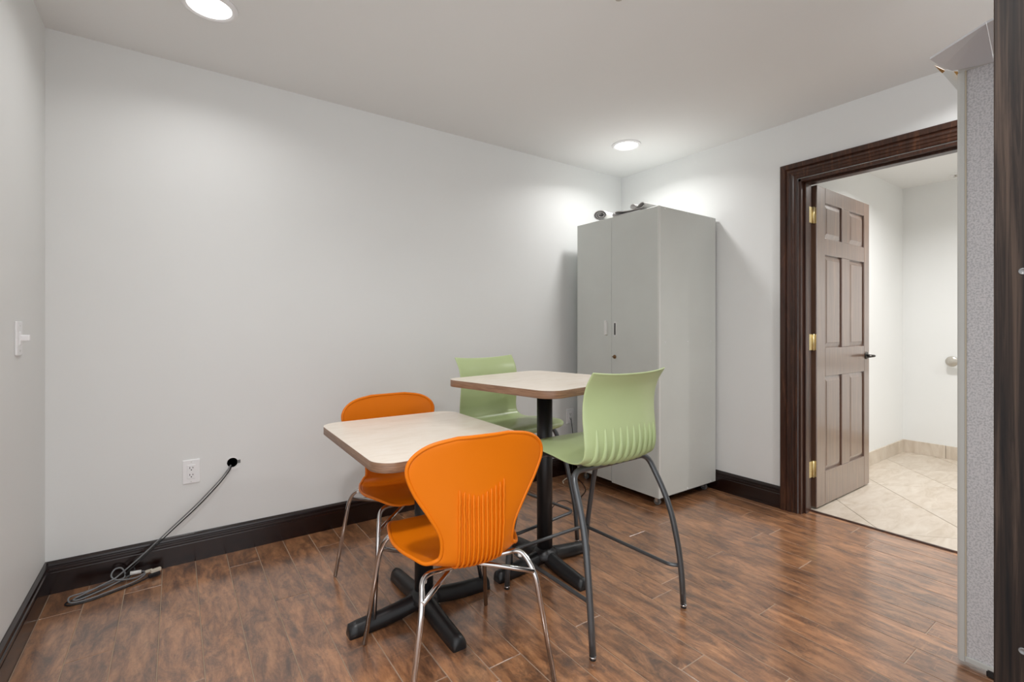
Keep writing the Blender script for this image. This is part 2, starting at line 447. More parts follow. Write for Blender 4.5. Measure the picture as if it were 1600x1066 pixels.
# ---------------------------------------------------------------- door leaf (swung into the hall)
def panel_mesh(x0, x1, z0, z1, th, parent, mat):
    """raised panel: sloped field on both faces"""
    vs = []; fs = []
    for sy in (-1, 1):
        o = len(vs)
        for ins, dep in ((0, .004), (.004, .004), (.034, .0125), (.036, .0145)):
            for x, z in ((x0 + ins, z0 + ins), (x1 - ins, z0 + ins), (x1 - ins, z1 - ins), (x0 + ins, z1 - ins)):
                vs.append((x, sy * dep, z))
        for r_ in range(3):
            for i in range(4):
                a, b = o + r_ * 4 + i, o + r_ * 4 + (i + 1) % 4; fs.append((a, b, b + 4, a + 4))
        fs.append((o + 12, o + 13, o + 14, o + 15))
    for i in range(4): fs.append((i, (i + 1) % 4, 16 + (i + 1) % 4, 16 + i))
    return MB().add(vs, fs).build('panel', mat, parent)
LX0, LW, LH, LT = 3.302, .843, 2.036, .036
door = empty('door_1', (LX0, 1.381, .010), R(0), kind='structure', label='dark stained six-panel wooden door standing open into the hallway')
xs = [0, .118, .375, .500, .752, LW]; zs = [0, .212, .822, 1.006, 1.606, 1.714, 1.940, LH]
def dbox(nm, a, b, c_, d_):
    m_ = MB().box(a, b, -LT / 2, LT / 2, c_, d_).build(nm, M_door, door, bevel=.004, bseg=2); return m_
dbox('stile', xs[0], xs[1], 0, LH); dbox('stile', xs[4], xs[5], 0, LH)
for a, b in ((0, 1), (2, 3), (4, 5), (6, 7)): dbox('rail', xs[1], xs[4], zs[a], zs[b])
for a, b in ((1, 2), (3, 4), (5, 6)):
    dbox('mullion', xs[2], xs[3], zs[a], zs[b])
    for p, q in ((1, 2), (3, 4)): panel_mesh(xs[p] - .003, xs[q] + .003, zs[a] - .003, zs[b] + .003, LT, door, M_door)
for z in (.245, 1.045, 1.845):
    m = MB()
    m.add([], [])
    m.box(-.0025, .0015, -.014, .016, z - .05, z + .05)                      # leaf on the door edge
    m.box(-.062, -.029, .0002, .0029, z - .05, z + .05)                   # leaf on the jamb
    m.tube([(-.017, -.004, z - .052), (-.017, -.004, z + .052)], .006, 10); m.box(-.029, -.002, -.001, .0012, z - .05, z + .05)
    h_ = m.build('hinge', M_brass, door); tag(h_, 'brass hinge')
for sy in (-1, 1):
    m = MB().lathe([(.0, sy * (LT / 2 + .010)), (.024, sy * (LT / 2 + .009)), (.027, sy * (LT / 2 + .004)), (.027, sy * LT / 2)], (.783, 0, .935), 24, axis='Y')
    ro = m.build('door_handle', M_bronze, door); tag(ro, 'dark bronze lever handle')
    m = MB().tube(fillet([(.783, sy * (LT / 2 + .008), .935), (.783, sy * (LT / 2 + .055), .935), (.675, sy * (LT / 2 + .050), .933)], .018), [.009] * 8 + [.008], 10)
    m.build('lever', M_bronze, ro)
MB().box(LW - .001, LW + .001, -.012, .012, .905, .965).build('latch_plate', M_brass, door)

# ---------------------------------------------------------------- ceiling lights
def downlight(x, y, w, glow, label, group, size=.165):
    root = empty('ceiling_light', (x, y, ZC), label=label, cat='ceiling light', group=group)
    MB().lathe([(.078, -.004), (.082, -.010), (.090, -.0095), (.099, -.005), (.102, 0.0)], n=48).build('ring', M_white, root)
    MB().lathe([(.0001, -.006), (.060, -.0060), (.080, -.0045)], n=40).build('diffuser', glow, root)
    ld = bpy.data.lights.new('lamp_light', 'AREA'); ld.shape = 'DISK'; ld.size = size; ld.energy = w; ld.spread = R(150); ld.color = (1, .992, .98)
    lo = bpy.data.objects.new('lamp_light', ld); COL.objects.link(lo); lo.parent = root; lo.location = (0, 0, -.013)
    return root
lab = ['round recessed ceiling light at the upper left edge of the photo', 'round recessed ceiling light above the grey cabinet',
       'unseen recessed ceiling light added as fill above the viewpoint on the left', 'unseen recessed ceiling light added as fill above the grey partition']
for (x, y), w, l, g in zip(ROOM_LIGHTS, LIGHT_W, lab, (M_glow, M_glow_far, M_glow, M_glow)):
    downlight(x, y, w, g, l, 'recessed ceiling lights')
for (x, y), l in zip(HALL_LIGHTS, ('round recessed light in the hallway ceiling past the doorway', 'round recessed light in the hallway ceiling further to the right')):
    downlight(x, y, HALL_W, M_glow, l, 'hallway ceiling lights')

def sprinkler(x, y, label):
    root = empty('ceiling_sprinkler', (x, y, ZC), label=label, cat='sprinkler', group='ceiling sprinklers')
    MB().lathe([(.034, 0), (.033, -.004), (.024, -.008), (.016, -.004), (.0001, -.004)], n=24).build('escutcheon', M_white, root)
    m = MB().lathe([(.009, -.004), (.009, -.008), (.005, -.009), (.004, -.017), (.0001, -.018)], n=12)
    m.tube([(-.010, 0, -.006), (-.010, 0, -.014), (0, 0, -.019)], .002, 6); m.tube([(.010, 0, -.006), (.010, 0, -.014), (0, 0, -.019)], .002, 6)
    m.lathe([(.014, -.019), (.014, -.0205), (.0001, -.021)], n=16)
    m.build('head', M_satin, root)
sprinkler(1.400, 1.275, 'small fire sprinkler head at the top edge of the ceiling')
sprinkler(5.36, 1.15, 'small sprinkler head on the hallway ceiling')

# ---------------------------------------------------------------- wall fittings
def outlet(loc, label, rough_plate=M_white):
    """faces -Y"""
    root = empty('wall_outlet', loc, label=label, cat='outlet', group='wall outlets')
    MB().box(-.036, .036, -.006, 0, -.0585, .0585).build('cover_plate', rough_plate, root, bevel=.003)
    f_ = MB().box(-.0168, .0168, -.0085, -.004, -.034, .034).build('receptacle', M_white, root, bevel=.0015)
    for z in (-.017, .017):
        m = MB(); m.box(-.0075, -.0050, -.0092, -.0080, z - .002, z + .007); m.box(.0050, .0075, -.0092, -.0080, z - .001, z + .006)
        m.lathe([(.0026, -.0080), (.0026, -.0092)], (0, 0, z - .008), 10, axis='Y')
        m.build('socket', M_slot, f_)
    for z in (-.048, .048): MB().lathe([(.003, -.006), (.0025, -.0072), (.0001, -.0074)], (0, 0, z), 10, axis='Y').build('screw', M_pale, root)
    return root
outlet((.062, YB, .439), 'white double outlet on the back wall left of the cable hole')
outlet((2.548, YB, .448), 'white double outlet on the back wall beside the grey cabinet')
sw = empty('light_switch', (XL, 2.395, 1.108), label='white wall switch on the left wall', cat='switch')
MB().box(0, .007, -.036, .036, -.060, .060).build('cover_plate', M_white, sw, bevel=.003)
m = MB().box(.006, .010, -.008, .008, -.024, .024); m.build('toggle_frame', M_white, sw, bevel=.001)
m = MB().prism([(.008, -.008), (.033, -.009), (.033, .009), (.008, .008)], -.010, .012); m.build('toggle', M_white, sw, bevel=.003)
for z in (-.045, .045): MB().lathe([(.003, .007), (.0001, .0085)], (0, 0, z), 10, axis='X').build('screw', M_pale, sw)

# handrail on the hall's far wall
hr = empty('handrail', (HX1, 1.21, .853), label='round wall-mounted satin metal handrail on the far hallway wall', cat='handrail')
MB().lathe([(.0001, -.012), (.040, -.010), (.044, -.004), (.044, 0)], n=28, axis='X').build('flange', M_satin, hr)
MB().tube(fillet([(-.008, 0, 0), (-.065, 0, 0), (-.065, -.9, 0), (-.008, -.9, 0)], .045, 8), .019, 14).build('rail', M_satin, hr)
MB().lathe([(.0001, -.012), (.040, -.010), (.044, -.004), (.044, 0)], (0, -.9, 0), n=28, axis='X').build('flange', M_satin, hr)

# ---------------------------------------------------------------- grey wardrobe
CW, CD, CH = .752, .625, 1.858            # along y, along x, body height
CZ = .062
cab = empty('storage_cabinet', (2.500, 1.944, CZ), label='tall grey two-door storage cabinet on casters in the corner', cat='cabinet')
T = .018
def cbox(nm, *a, mat=M_cab, bv=.0012): return MB().box(*a).build(nm, mat, cab, bevel=bv, bseg=1)
sp = cbox('side_panel', .019, CD, 0, T, 0, CH); cbox('side_panel', .019, CD, CW - T, CW, 0, CH)
cbox('top_panel', .019, CD, T, CW - T, CH - T, CH); cbox('bottom_panel', .019, CD, T, CW - T, 0, T)
cbox('back_panel', CD - .006, CD, T, CW - T, T, CH - T)
for z in (.45, .9, 1.35): cbox('shelf', .03, CD - .01, T, CW - T, z, z + T)
cbox('under_block', .10, CD - .02, .03, CW - .03, -.022, 0, mat=M_slot)  # near-black block set back under the cabinet body
ym = .402
for nm, y0, y1, zb in (('door', 0.0, ym - .0012, 0.0), ('door', ym + .0012, CW, .010)):
    d_ = MB().box(0, .0175, y0, y1, zb, CH).build(nm, M_cab, cab, bevel=.0012, bseg=1)
    if y0 == 0:
        MB().box(-.0006, .018, -.0008, .0105, zb, CH).build('edge_band', M_cabedge, d_)
        # recessed pull in a frame
        m = MB(); P0 = rrect(.026, .108, .012, 6); P1 = rrect(.014, .084, .005, 6); n = len(P0)
        yc, zc = ym - .033, 1.075
        vs = [(0, yc + a, zc + b) for a, b in P0] + [(-.004, yc + a * .9, zc + b * .97) for a, b in P0] + [(-.004, yc + a, zc + b) for a, b in P1] + [(-.0006, yc + a, zc + b) for a, b in P1]
        m.add(vs, [(r_ * n + i, r_ * n + (i + 1) % n, (r_ + 1) * n + (i + 1) % n, (r_ + 1) * n + i) for r_ in range(3) for i in range(n)])
        hnd = m.build('handle', M_pale, d_)
        m = MB().add([(-.0007, yc + a, zc + b) for a, b in P1], [list(range(n))]); m.build('recess', M_slot, hnd)
        m = MB().lathe([(.0001, -.006), (.013, -.0055), (.014, 0)], (0, ym - .030, .882 - .0), 18, axis='X')
        m.box(-.018, -.004, ym - .040, ym - .022, .879, .885)
        lk = m.build('lock', M_lock, d_); tag(lk, 'small dark brass lock')
    else:
        m = MB(); yc, zc = ym + .050, 1.083
        P0 = rrect(.026, .108, .012, 6); n = len(P0)
        vs = [(0, yc + a, zc + b) for a, b in P0] + [(-.012, yc + a * .9, zc + b * .97) for a, b in P0] + [(-.016, yc + a * .6, zc + b * .92) for a, b in P0]
        m.add(vs, [(r_ * n + i, r_ * n + (i + 1) % n, (r_ + 1) * n + (i + 1) % n, (r_ + 1) * n + i) for r_ in range(2) for i in range(n)] + [list(range(2 * n, 3 * n))])
        m.build('handle', M_pale, d_)
for z in (.012, .99, CH - .012):
    for x in (.06, .30, .565):
        MB().lathe([(.0001, -.0022), (.004, -.0018), (.0055, 0)], (x, 0, z), 12, axis='Y').build('screw_cap', M_white, sp)
for x, y in ((.05, .05), (.56, .05), (.05, CW - .05), (.56, CW - .05)):
    m = MB(); m.box(x - .018, x + .018, y - .018, y + .018, -.006, 0)
    m.box(x - .012, x - .010, y - .010, y + .010, -.040, -.006); m.box(x + .010, x + .012, y - .010, y + .010, -.040, -.006)
    cs = m.build('caster', M_satin, cab)
    MB().lathe([(.0215, -.009), (.023, -.006), (.023, .006), (.0215, .009)], (x, y, -.039), 20, axis='X').build('wheel', M_caster, cs)

# rolled papers on the cabinet
CT = CZ + CH
def ribbon(path, x0, x1, th, mat, name, label, loc, rotz, cat='paper', group=None, inner=None):
    P = [Vector((0, p[0], p[1])) for p in catmull([(a, b, 0) for a, b in path], 8)]
    n = len(P); vs = []
    for i in range(n):
        d = (P[min(i + 1, n - 1)] - P[max(i - 1, 0)]); nn = Vector((0, -d.z, d.y)).normalized() * th / 2
        for s_ in (1, -1):
            for x in (x0, x1):
                q = P[i] + nn * s_; vs.append((x, q.y, q.z))
    fs = []
    for i in range(n - 1):
        a = i * 4; b = a + 4
        fs += [(a, a + 1, b + 1, b), (a + 2, b + 2, b + 3, a + 3), (a, b, b + 2, a + 2), (a + 1, a + 3, b + 3, b + 1)]
    fs += [(0, 2, 3, 1), (n * 4 - 4, n * 4 - 3, n * 4 - 1, n * 4 - 2)]
    o = MB().add(vs, fs, 0, False).build(name, mat, loc=loc, rotz=rotz)
    return tag(o, label, cat, group)
def spiral(r0, r1, turns, n=10, flat=.8, a0=-90):
    out = []
    N_ = int(turns * n)
    for i in range(N_ + 1):
        t_ = i / N_; r_ = r0 + (r1 - r0) * t_; a = R(a0) + 2 * math.pi * turns * t_
        out.append((r_ * math.cos(a), r_ * math.sin(a) * flat))
    return out
sp1 = spiral(.046, .012, 2.6, flat=.82)
ribbon([(1.35 * p[0] + .45 * p[1], p[1] + .041) for p in sp1], 0, .46, .0055, M_paper, 'paper_roll', 'loosely rolled grey paper lying over the left door of the grey cabinet', (2.512, 1.944 + .520, CT), R(6), group='rolled papers on the cabinet')
pth = [(p[0] + .357, p[1] + .0140) for p in spiral(.0115, .004, 1.6, n=10, flat=1, a0=-90)][::-1] + [(.33, .0030), (.26, .0032), (.18, .0035), (.125, .0040)]
ribbon(pth, 0, .26, .0045, M_paper, 'paper_roll', 'flat grey paper sheet with one curled end on the cabinet top', (2.505, 1.968, CT), R(1), group='rolled papers on the cabinet')
pth = [(.340, .016), (.345, .026), (.325, .030), (.27, .021), (.21, .016), (.16, .015), (.118, .018), (.095, .032), (.104, .047), (.124, .047), (.15, .031), (.178, .021), (.206, .028), (.208, .046), (.188, .052), (.172, .042)]
ribbon(pth, 0, .24, .0045, M_paper, 'paper_roll', 'curled paper with two loops lying on the flat sheet on the cabinet top', (2.510, 1.972, CT + .002), R(1), group='rolled papers on the cabinet')

# ---------------------------------------------------------------- tables
def table(name, label, loc, size, size_y, height, rot, base_off=(0, 0), arm=.285, arm_rot=0, col_r=.0375, base_label=None):
    root = empty(name, loc, rot, label=label, cat='table', group=None)
    th = .033; w = size
    m = MB(); P = rrect(w, size_y, .075, 10)
    m.prism(P, height - .0012, height, 0)
    m.build('tabletop', M_top, root)
    m = MB(); m.prism([(x * (1 + .0), y) for x, y in P], height - th, height - .0012, 0, smooth=True); m.build('table_edge', M_edge, root, bevel=.002)
    bx, by = base_off
    MB().lathe([(col_r, .075), (col_r, height - th - .006)], (bx, by, 0), 28).build('column', M_black, root)
    m = MB()
    for a in (45, 135, 225, 315):
        ca, sa = math.cos(R(a)), math.sin(R(a))
        m.tube([(bx, by, height - th - .012), (bx + ca * w * .40, by + sa * size_y * .40, height - th - .008)], [.016, .008], 8)
    m.lathe([(.06, height - th - .02), (.06, height - th - .002)], (bx, by, 0), 20)
    m.build('top_bracket', M_black, root)
    m = MB(); m.lathe([(.060, .040), (.066, .050), (.056, .072), (.042, .084), (col_r, .088)], (bx, by, 0), 28)
    fo = m.build('base_hub', M_black, root)
    for k in range(4):
        a = R(arm_rot + 90 * k) - rot
        # half-round cast arm sloping to the floor
        sec = []
        L_ = arm
        stations = [(0.00, .036, .078, .030), (.05, .034, .076, .026), (.11, .031, .066, .014), (.18, .030, .058, .006), (L_ - .03, .029, .050, .001), (L_ - .004, .027, .046, .000), (L_, .022, .018, .000)]
        vs = []; n = 11
        for d_, hw, zt, zb in stations:
            for j in range(n):
                t_ = math.pi * j / (n - 1); x = d_ ; y = hw * math.cos(t_); z = zb + (zt - zb) * (math.sin(t_) ** .75)
                vs.append((bx + x * math.cos(a) - y * math.sin(a), by + x * math.sin(a) + y * math.cos(a), z))
        fs = [(i * n + j, i * n + j + 1, (i + 1) * n + j + 1, (i + 1) * n + j) for i in range(len(stations) - 1) for j in range(n - 1)]
        fs += [(i * n, (i + 1) * n, (i + 1) * n + n - 1, i * n + n - 1) for i in range(len(stations) - 1)]
        m = MB().add(vs, fs, 0, True); m.add(vs[-n:], [list(range(n))]); m.build('foot_arm', M_black, root)
    return root
table('dining_table', 'low square cream-topped table between the two orange chairs', (.803, 1.763, 0), .615, .745, .735, R(-1), base_off=(.022, .037), arm=.305, arm_rot=0)
table('counter_table', 'taller square cream-topped table between the two green stools', (1.442, 1.803, 0), .665, .665, .900, R(11), base_off=(.020, .0), arm=.28, arm_rot=0)

# ---------------------------------------------------------------- moulded shells
def shell_fn(ctrl):
    """ctrl rows: y, z, half width, curl (edge offset toward the sitter), rows resampled"""
    rows = catmull([(a, b, c_) for a, b, c_, d_ in ctrl], 6)
    cur = catmull([(d_, 0, 0) for a, b, c_, d_ in ctrl], 6)
    n = len(rows)
    out = []
    for i in range(n):
        p0, p1 = rows[max(i - 1, 0)], rows[min(i + 1, n - 1)]
        t_ = Vector((0, p1.x - p0.x, p1.y - p0.y)).normalized()
        nn = Vector((0, t_.z, -t_.y))                     # toward the sitter (up on seat, forward on back)
        if i == 0: pass
        out.append((Vector((0, rows[i].x, rows[i].y)), rows[i].z, cur[i].x, nn))
    return out
def shell_pt(rows, fi, u, off=0.0):
    i = max(0, min(len(rows) - 2, int(fi))); f_ = fi - i
    a, b = rows[i], rows[i + 1]
    c_ = a[0].lerp(b[0], f_); w = a[1] + (b[1] - a[1]) * f_; k_ = a[2] + (b[2] - a[2]) * f_; nn = a[3].lerp(b[3], f_).normalized()
    au = abs(u)
    return c_ + Vector((u * w, 0, 0)) + nn * (k_ * au ** 2.4 + off)
def shell_mesh(rows, name, mat, parent, th, nu=17):
    vs = []
    us = [math.sin((j / (nu - 1) - .5) * math.pi) * .35 + (j / (nu - 1) * 2 - 1) * .65 for j in range(nu)]
    n = len(rows)
    for i in range(n):
        for u in us: vs.append(shell_pt(rows, i, u))
    fs = [(i * nu + j, i * nu + j + 1, (i + 1) * nu + j + 1, (i + 1) * nu + j) for i in range(n - 1) for j in range(nu - 1)]
    me = bpy.data.meshes.new(name); me.from_pydata(vs, [], fs); me.materials.append(mat)
    me.polygons.foreach_set('use_smooth', [True] * len(fs)); me.update()
    o = bpy.data.objects.new(name, me); COL.objects.link(o); o.parent = parent
    s_ = o.modifiers.new('solid', 'SOLIDIFY'); s_.thickness = th; s_.offset = 0
    d_ = o.modifiers.new('sub', 'SUBSURF'); d_.levels = 1; d_.render_levels = 1
    return o
def outline(rows, inset=0.0):
    n = len(rows); L_ = []
    for i in range(n): L_.append(shell_pt(rows, i, -1 + inset))
    for j in range(1, 12): L_.append(shell_pt(rows, n - 1, -1 + 2 * j / 12))
    for i in range(n - 1, -1, -1): L_.append(shell_pt(rows, i, 1 - inset))
    for j in range(1, 12): L_.append(shell_pt(rows, 0, 1 - 2 * j / 12))
    return L_

# orange chair
O_CTRL = [(.205, .432, .080, -.004), (.203, .438, .122, -.004), (.190, .446, .158, -.002), (.160, .450, .180, .002), (.10, .446, .196, .006), (.03, .437, .205, .010), (-.04, .430, .197, .014),
          (-.10, .422, .178, .020), (-.155, .414, .154, .026), (-.197, .432, .132, .030), (-.212, .472, .120, .028), (-.214, .530, .126, .022), (-.212, .595, .160, .020),
          (-.213, .665, .204, .024), (-.217, .722, .227, .026), (-.221, .760, .222, .024), (-.225, .790, .193, .018), (-.228, .809, .147, .012), (-.229, .820, .085, .005)]
def make_orange(label, loc, rot):
    root = empty('side_chair', loc, rot, label=label, cat='chair', group='orange chairs at the low table')
    rows = shell_fn(O_CTRL)
    shell_mesh(rows, 'seat_shell', M_orange, root, .006)
    MB().tube(outline(rows), .0062, 8, closed=True).build('rim', M_orange, root)
    n = len(rows)
    for k in range(11):
        u_x = (k - 5) * .0147
        top = 12.6 + 0.22 * abs(k - 4.2) ** 1.25 * .30
        P = []
        st = 6.6; N_ = 26
        for i in range(N_ + 1):
            fi = (st + (top - st) * i / N_) * 6
            a = rows[min(n - 2, int(fi))]; w = a[1]
            P.append(shell_pt(rows, fi, u_x / w, -.0060))
        rr = [.0042] * (N_ + 1); rr[0] = .001; rr[1] = .003; rr[-1] = .001; rr[-2] = .0035
        MB().tube(P, rr, 7).build('rib', M_orange, root)
    rt = .0085
    legs = {(1, -1): [(0.0, -.165, .418), (.150, -.165, .418), (.245, -.240, .004)], (-1, -1): None,
            (1, 1): [(0.0, .130, .412), (.170, .130, .412), (.245, .245, .004)], (-1, 1): None}
    for sx in (-1, 1):
        P = fillet([(0, -.145, .409), (sx * .172, -.158, .412), (sx * .190, -.215, .355), (sx * .245, -.245, .004)], [0, .035, .06, 0], 8)
        MB().tube(P, rt, 12).build('leg', M_chrome, root)
        P = fillet([(0, .150, .424), (sx * .183, .150, .422), (sx * .205, .190, .350), (sx * .245, .245, .004)], [0, .035, .06, 0], 8)
        MB().tube(P, rt, 12).build('leg', M_chrome, root)
    for sx in (-1, 1):
        MB().tube([(sx * .190, -.213, .358), (-sx * .203, .188, .358 + (.004 if sx > 0 else -.010))], .0078, 12).build('cross_brace', M_chrome, root)
    for x, y in ((-.166, -.162), (.166, -.162)):
        MB().lathe([(.0001, .389), (.008, .391), (.009, .404)], (x, y, 0), 10).build('bumper', M_pale, root)
    return root
make_orange('orange plastic chair nearest the viewpoint, ribbed back turned to the camera', (.780, 1.455, 0), R(-5))
make_orange('orange plastic chair behind the low table, against the wall side', (.850, 2.030, 0), R(181.3))

# green counter stool
G_CTRL = [(.222, .616, .150, -.003), (.226, .628, .178, -.004), (.215, .644, .196, -.005), (.18, .654, .207, -.006), (.10, .654, .214, -.008), (.0, .645, .215, -.006), (-.09, .628, .214, .002),
          (-.150, .624, .212, .016), (-.192, .646, .210, .028), (-.208, .692, .209, .034), (-.206, .752, .209, .036), (-.200, .810, .209, .036),
          (-.200, .865, .209, .034), (-.210, .915, .210, .030), (-.228, .955, .211, .024), (-.238, .972, .211, .022)]
def make_green(label, loc, rot):
    root = empty('counter_stool', loc, rot, label=label, cat='stool', group='green stools at the counter table')
    rows = shell_fn(G_CTRL)
    shell_mesh(rows, 'seat_shell', M_green, root, .006)
    n = len(rows)
    for k in range(10):
        uu = (k - 4.5) / 4.5 * .80
        N_ = 22; P = []; st, en = 6.5, 10.3
        vs = []
        for i in range(N_ + 1):
            t_ = i / N_; fi = (st + (en - st) * t_) * 6
            hgt = .015 * math.sin(math.pi * min(1, t_ * 1.02)) ** .6 if 0 < i < N_ else 0.0005
            lean = .014 * (t_ - .35)
            for du, of in ((-.0045, -.0022), (-.0008, -.0022 - hgt), (.0030, -.0022 - hgt * .55), (.0065, -.0022)):
                w = rows[min(n - 2, int(fi))][1]
                vs.append(shell_pt(rows, fi, uu + (du + lean) / w, of))
        fs = [(i * 4 + j, i * 4 + j + 1, (i + 1) * 4 + j + 1, (i + 1) * 4 + j) for i in range(N_) for j in range(3)]
        MB().add(vs, fs, 0, True).build('rib', M_green, root)
    rt = .0118
    for sx in (-1, 1):
        P = fillet([(0, -.120, .604), (sx * .218, -.120, .604), (sx * .245, -.215, .42), (sx * .262, -.256, .20), (sx * .262, -.270, .012)], [0, .05, .16, .12, 0], 10)
        l_ = MB().tube(P, rt, 14).build('leg', M_gun, root)
        MB().lathe([(.0125, .014), (.0125, .008)], (sx * .262, -.270, 0), 14).build('ferrule', M_chrome, l_)
        MB().lathe([(.0105, .008), (.0115, .001), (.009, 0)], (sx * .262, -.270, 0), 14).build('glide', M_slot, l_)
        P = fillet([(0, .130, .606), (sx * .205, .130, .604), (sx * .225, .195, .45), (sx * .240, .258, .18), (sx * .240, .270, .012)], [0, .05, .16, .12, 0], 10)
        l_ = MB().tube(P, rt, 14).build('leg', M_gun, root)
        MB().lathe([(.0125, .014), (.0125, .008)], (sx * .240, .270, 0), 14).build('ferrule', M_chrome, l_)
        MB().lathe([(.0105, .008), (.0115, .001), (.009, 0)], (sx * .240, .270, 0), 14).build('glide', M_slot, l_)
    z = .167
    P = fillet([(.262, -.258, z), (.232, -.225, z), (.226, .262, z), (-.226, .262, z), (-.232, -.225, z), (-.262, -.258, z)], [0, .04, .05, .05, .04, 0], 6)
    MB().tube(P, .0078, 12).build('footrest', M_gun, root)
    for x in (-.13, .13): MB().tube([(x, -.12, .606), (x, .13, .606)], .009, 10).build('seat_rail', M_gun, root)
    for x, y in ((-.13, -.118), (.13, -.118), (-.13, .128), (.13, .128)):
        MB().lathe([(.012, .608), (.012, .622)], (x, y, 0), 12).build('mount', M_slot, root)
    return root
make_green('green plastic counter stool nearest the viewpoint, back turned to the camera', (1.434, 1.466, 0), R(1))
make_green('green plastic counter stool behind the tall table, facing the camera', (1.482, 2.130, 0), R(187.5))

# ---------------------------------------------------------------- cords
hole = empty('cable_hole', (.237, YB, .454), label='round black cable hole in the back wall right of the outlet', cat='cable hole')
MB().lathe([(.0001, -.0008), (.024, -.0008)], (0, 0, 0), 24, axis='Y').build('opening', M_slot, hole)
m = MB().tube([(.026 * math.cos(a_ / 24 * 6.2832), -.001, .026 * math.sin(a_ / 24 * 6.2832)) for a_ in range(24)], .0022, 6, closed=True)
m.box(-.004, .030, -.003, 0, -.036, -.027); m.build('chipped_edge', M_paperw, hole)
MB().box(.022, .036, -.003, 0, -.006, .010).build('bracket', M_caster, hole)

def cord(name, pts, r, mat, label, cat='cable', n=8, sub=10):
    o = MB().tube(catmull(pts, sub), r, n).build(name, mat); return tag(o, label, cat)
g1 = [(.232, 2.840, .444), (.215, 2.815, .425), (.17, 2.795, .375), (.08, 2.785, .285), (-.02, 2.782, .195), (-.12, 2.778, .105), (-.175, 2.77, .062), (-.205, 2.765, .040), (-.225, 2.755, .030), (-.27, 2.74, .020), (-.32, 2.715, .012),
      (-.350, 2.690, .010), (-.330, 2.680, .008), (-.25, 2.725, .010), (-.19, 2.765, .022), (-.20, 2.79, .055), (-.225, 2.785, .060), (-.235, 2.765, .040), (-.21, 2.752, .022), (-.15, 2.758, .012), (-.115, 2.775, .020), (-.14, 2.790, .022), (-.19, 2.782, .014),
      (-.26, 2.750, .014), (-.325, 2.720, .016), (-.365, 2.700, .018), (-.355, 2.670, .006), (-.30, 2.668, .005), (-.24, 2.690, .006), (-.16, 2.722, .008), (-.125, 2.752, .012), (-.115, 2.762, .018)]
c1 = cord('network_cable', g1, .0033, M_greycord, 'grey network cable running from the wall hole to a tangle on the floor')
MB().box(-.008, .020, -.006, .006, -.005, .006).build('connector', M_connector, c1, (-.108, 2.766, .024), R(15), bevel=.002)
MB().tube([(-.17, 2.765, .034), (-.130, 2.768, .030)], [.009, .008], 8).build('cable_boot', M_pale, c1)
g2 = [(.235, 2.840, .440), (.220, 2.812, .418), (.176, 2.790, .368), (.086, 2.780, .277), (-.014, 2.777, .188), (-.114, 2.772, .098), (-.165, 2.765, .056), (-.185, 2.770, .030), (-.165, 2.785, .052), (-.155, 2.775, .040), (-.18, 2.760, .016), (-.25, 2.735, .008),
      (-.33, 2.700, .006), (-.372, 2.685, .005), (-.360, 2.656, .004), (-.29, 2.655, .004), (-.20, 2.690, .004), (-.13, 2.722, .006), (-.09, 2.750, .010)]
c2 = cord('network_cable', g2, .0030, M_blackcord, 'black cable looped on the floor under the grey one')
MB().box(-.018, .022, -.008, .008, -.007, .007).build('plug', M_connector, c2, (-.078, 2.756, .026), R(20), bevel=.002)
MB().box(-.024, .020, -.009, .009, -.007, .007).build('plug', M_blackcord, c2, (-.080, 2.748, .011), R(20), bevel=.002)
g3 = [(1.905, 2.300, .004), (1.935, 2.303, .030), (1.98, 2.306, .048), (2.04, 2.306, .040), (2.10, 2.31, .010), (2.20, 2.36, .004), (2.36, 2.46, .004), (2.46, 2.62, .004), (2.50, 2.76, .004), (2.545, 2.80, .05), (2.548, 2.800, .30), (2.548, 2.818, .415), (2.548, 2.824, .431)]
cord('power_cord', g3, .0026, M_blackcord, 'thin black cord lying on the floor behind the tall table', cat='cord')
g4 = [(2.36, 2.60, .004), (2.40, 2.66, .012), (2.45, 2.69, .020), (2.42, 2.72, .010), (2.36, 2.70, .004), (2.33, 2.66, .004)]
cord('power_cord', g4, .0035, M_connector, 'short pale cord end on the floor beside the grey cabinet', cat='cord')

# ---------------------------------------------------------------- grey speckled partition by the doorway
PXC, PYC, PH = 2.178, .462, 2.03
part_ = empty('partition_panel', (PXC, PYC, 0), R(-3), label='grey speckled partition panel in a pale frame left of the dark bookcase', cat='partition')
PLN = .92
MB().box(.006, .044, -PLN + .03, -.020, .038, PH - .018).build('fabric_panel', M_fabric, part_)
m = MB(); P = fillet([(0, -.018, 0), (0, -.004, 0), (.008, .004, 0), (.042, .004, 0), (.050, -.004, 0), (.050, -.018, 0)], .006, 4)
m.prism([(p.x, p.y) for p in P], .018, PH - .018); m.build('post', M_alu, part_)
MB().box(0, .05, -PLN, -PLN + .03, .018, PH).build('post', M_alu, part_, bevel=.003)
MB().box(0, .05, -PLN + .03, 0, PH - .018, PH).build('top_rail', M_alu, part_, bevel=.002)
MB().box(0, .05, -PLN + .03, -.018, .020, .038).build('bottom_rail', M_alu, part_, bevel=.002)
MB().box(.0005, .006, -.0215, -.0185, .038, PH - .018).build('edge_strip', M_line, part_)
for y in (-.10, -PLN + .08):
    MB().box(-.0, .30, y - .03, y + .03, 0, .030).build('foot', M_black, part_, bevel=.004)
tp = MB().add([(.0048, -.118, .300), (.0048, -.150, .300), (.0048, -.152, .355), (.0048, -.140, .350), (.0048, -.128, .335)], [(0, 1, 2, 3, 4)])
tp.build('tape_scrap', M_tape, part_)
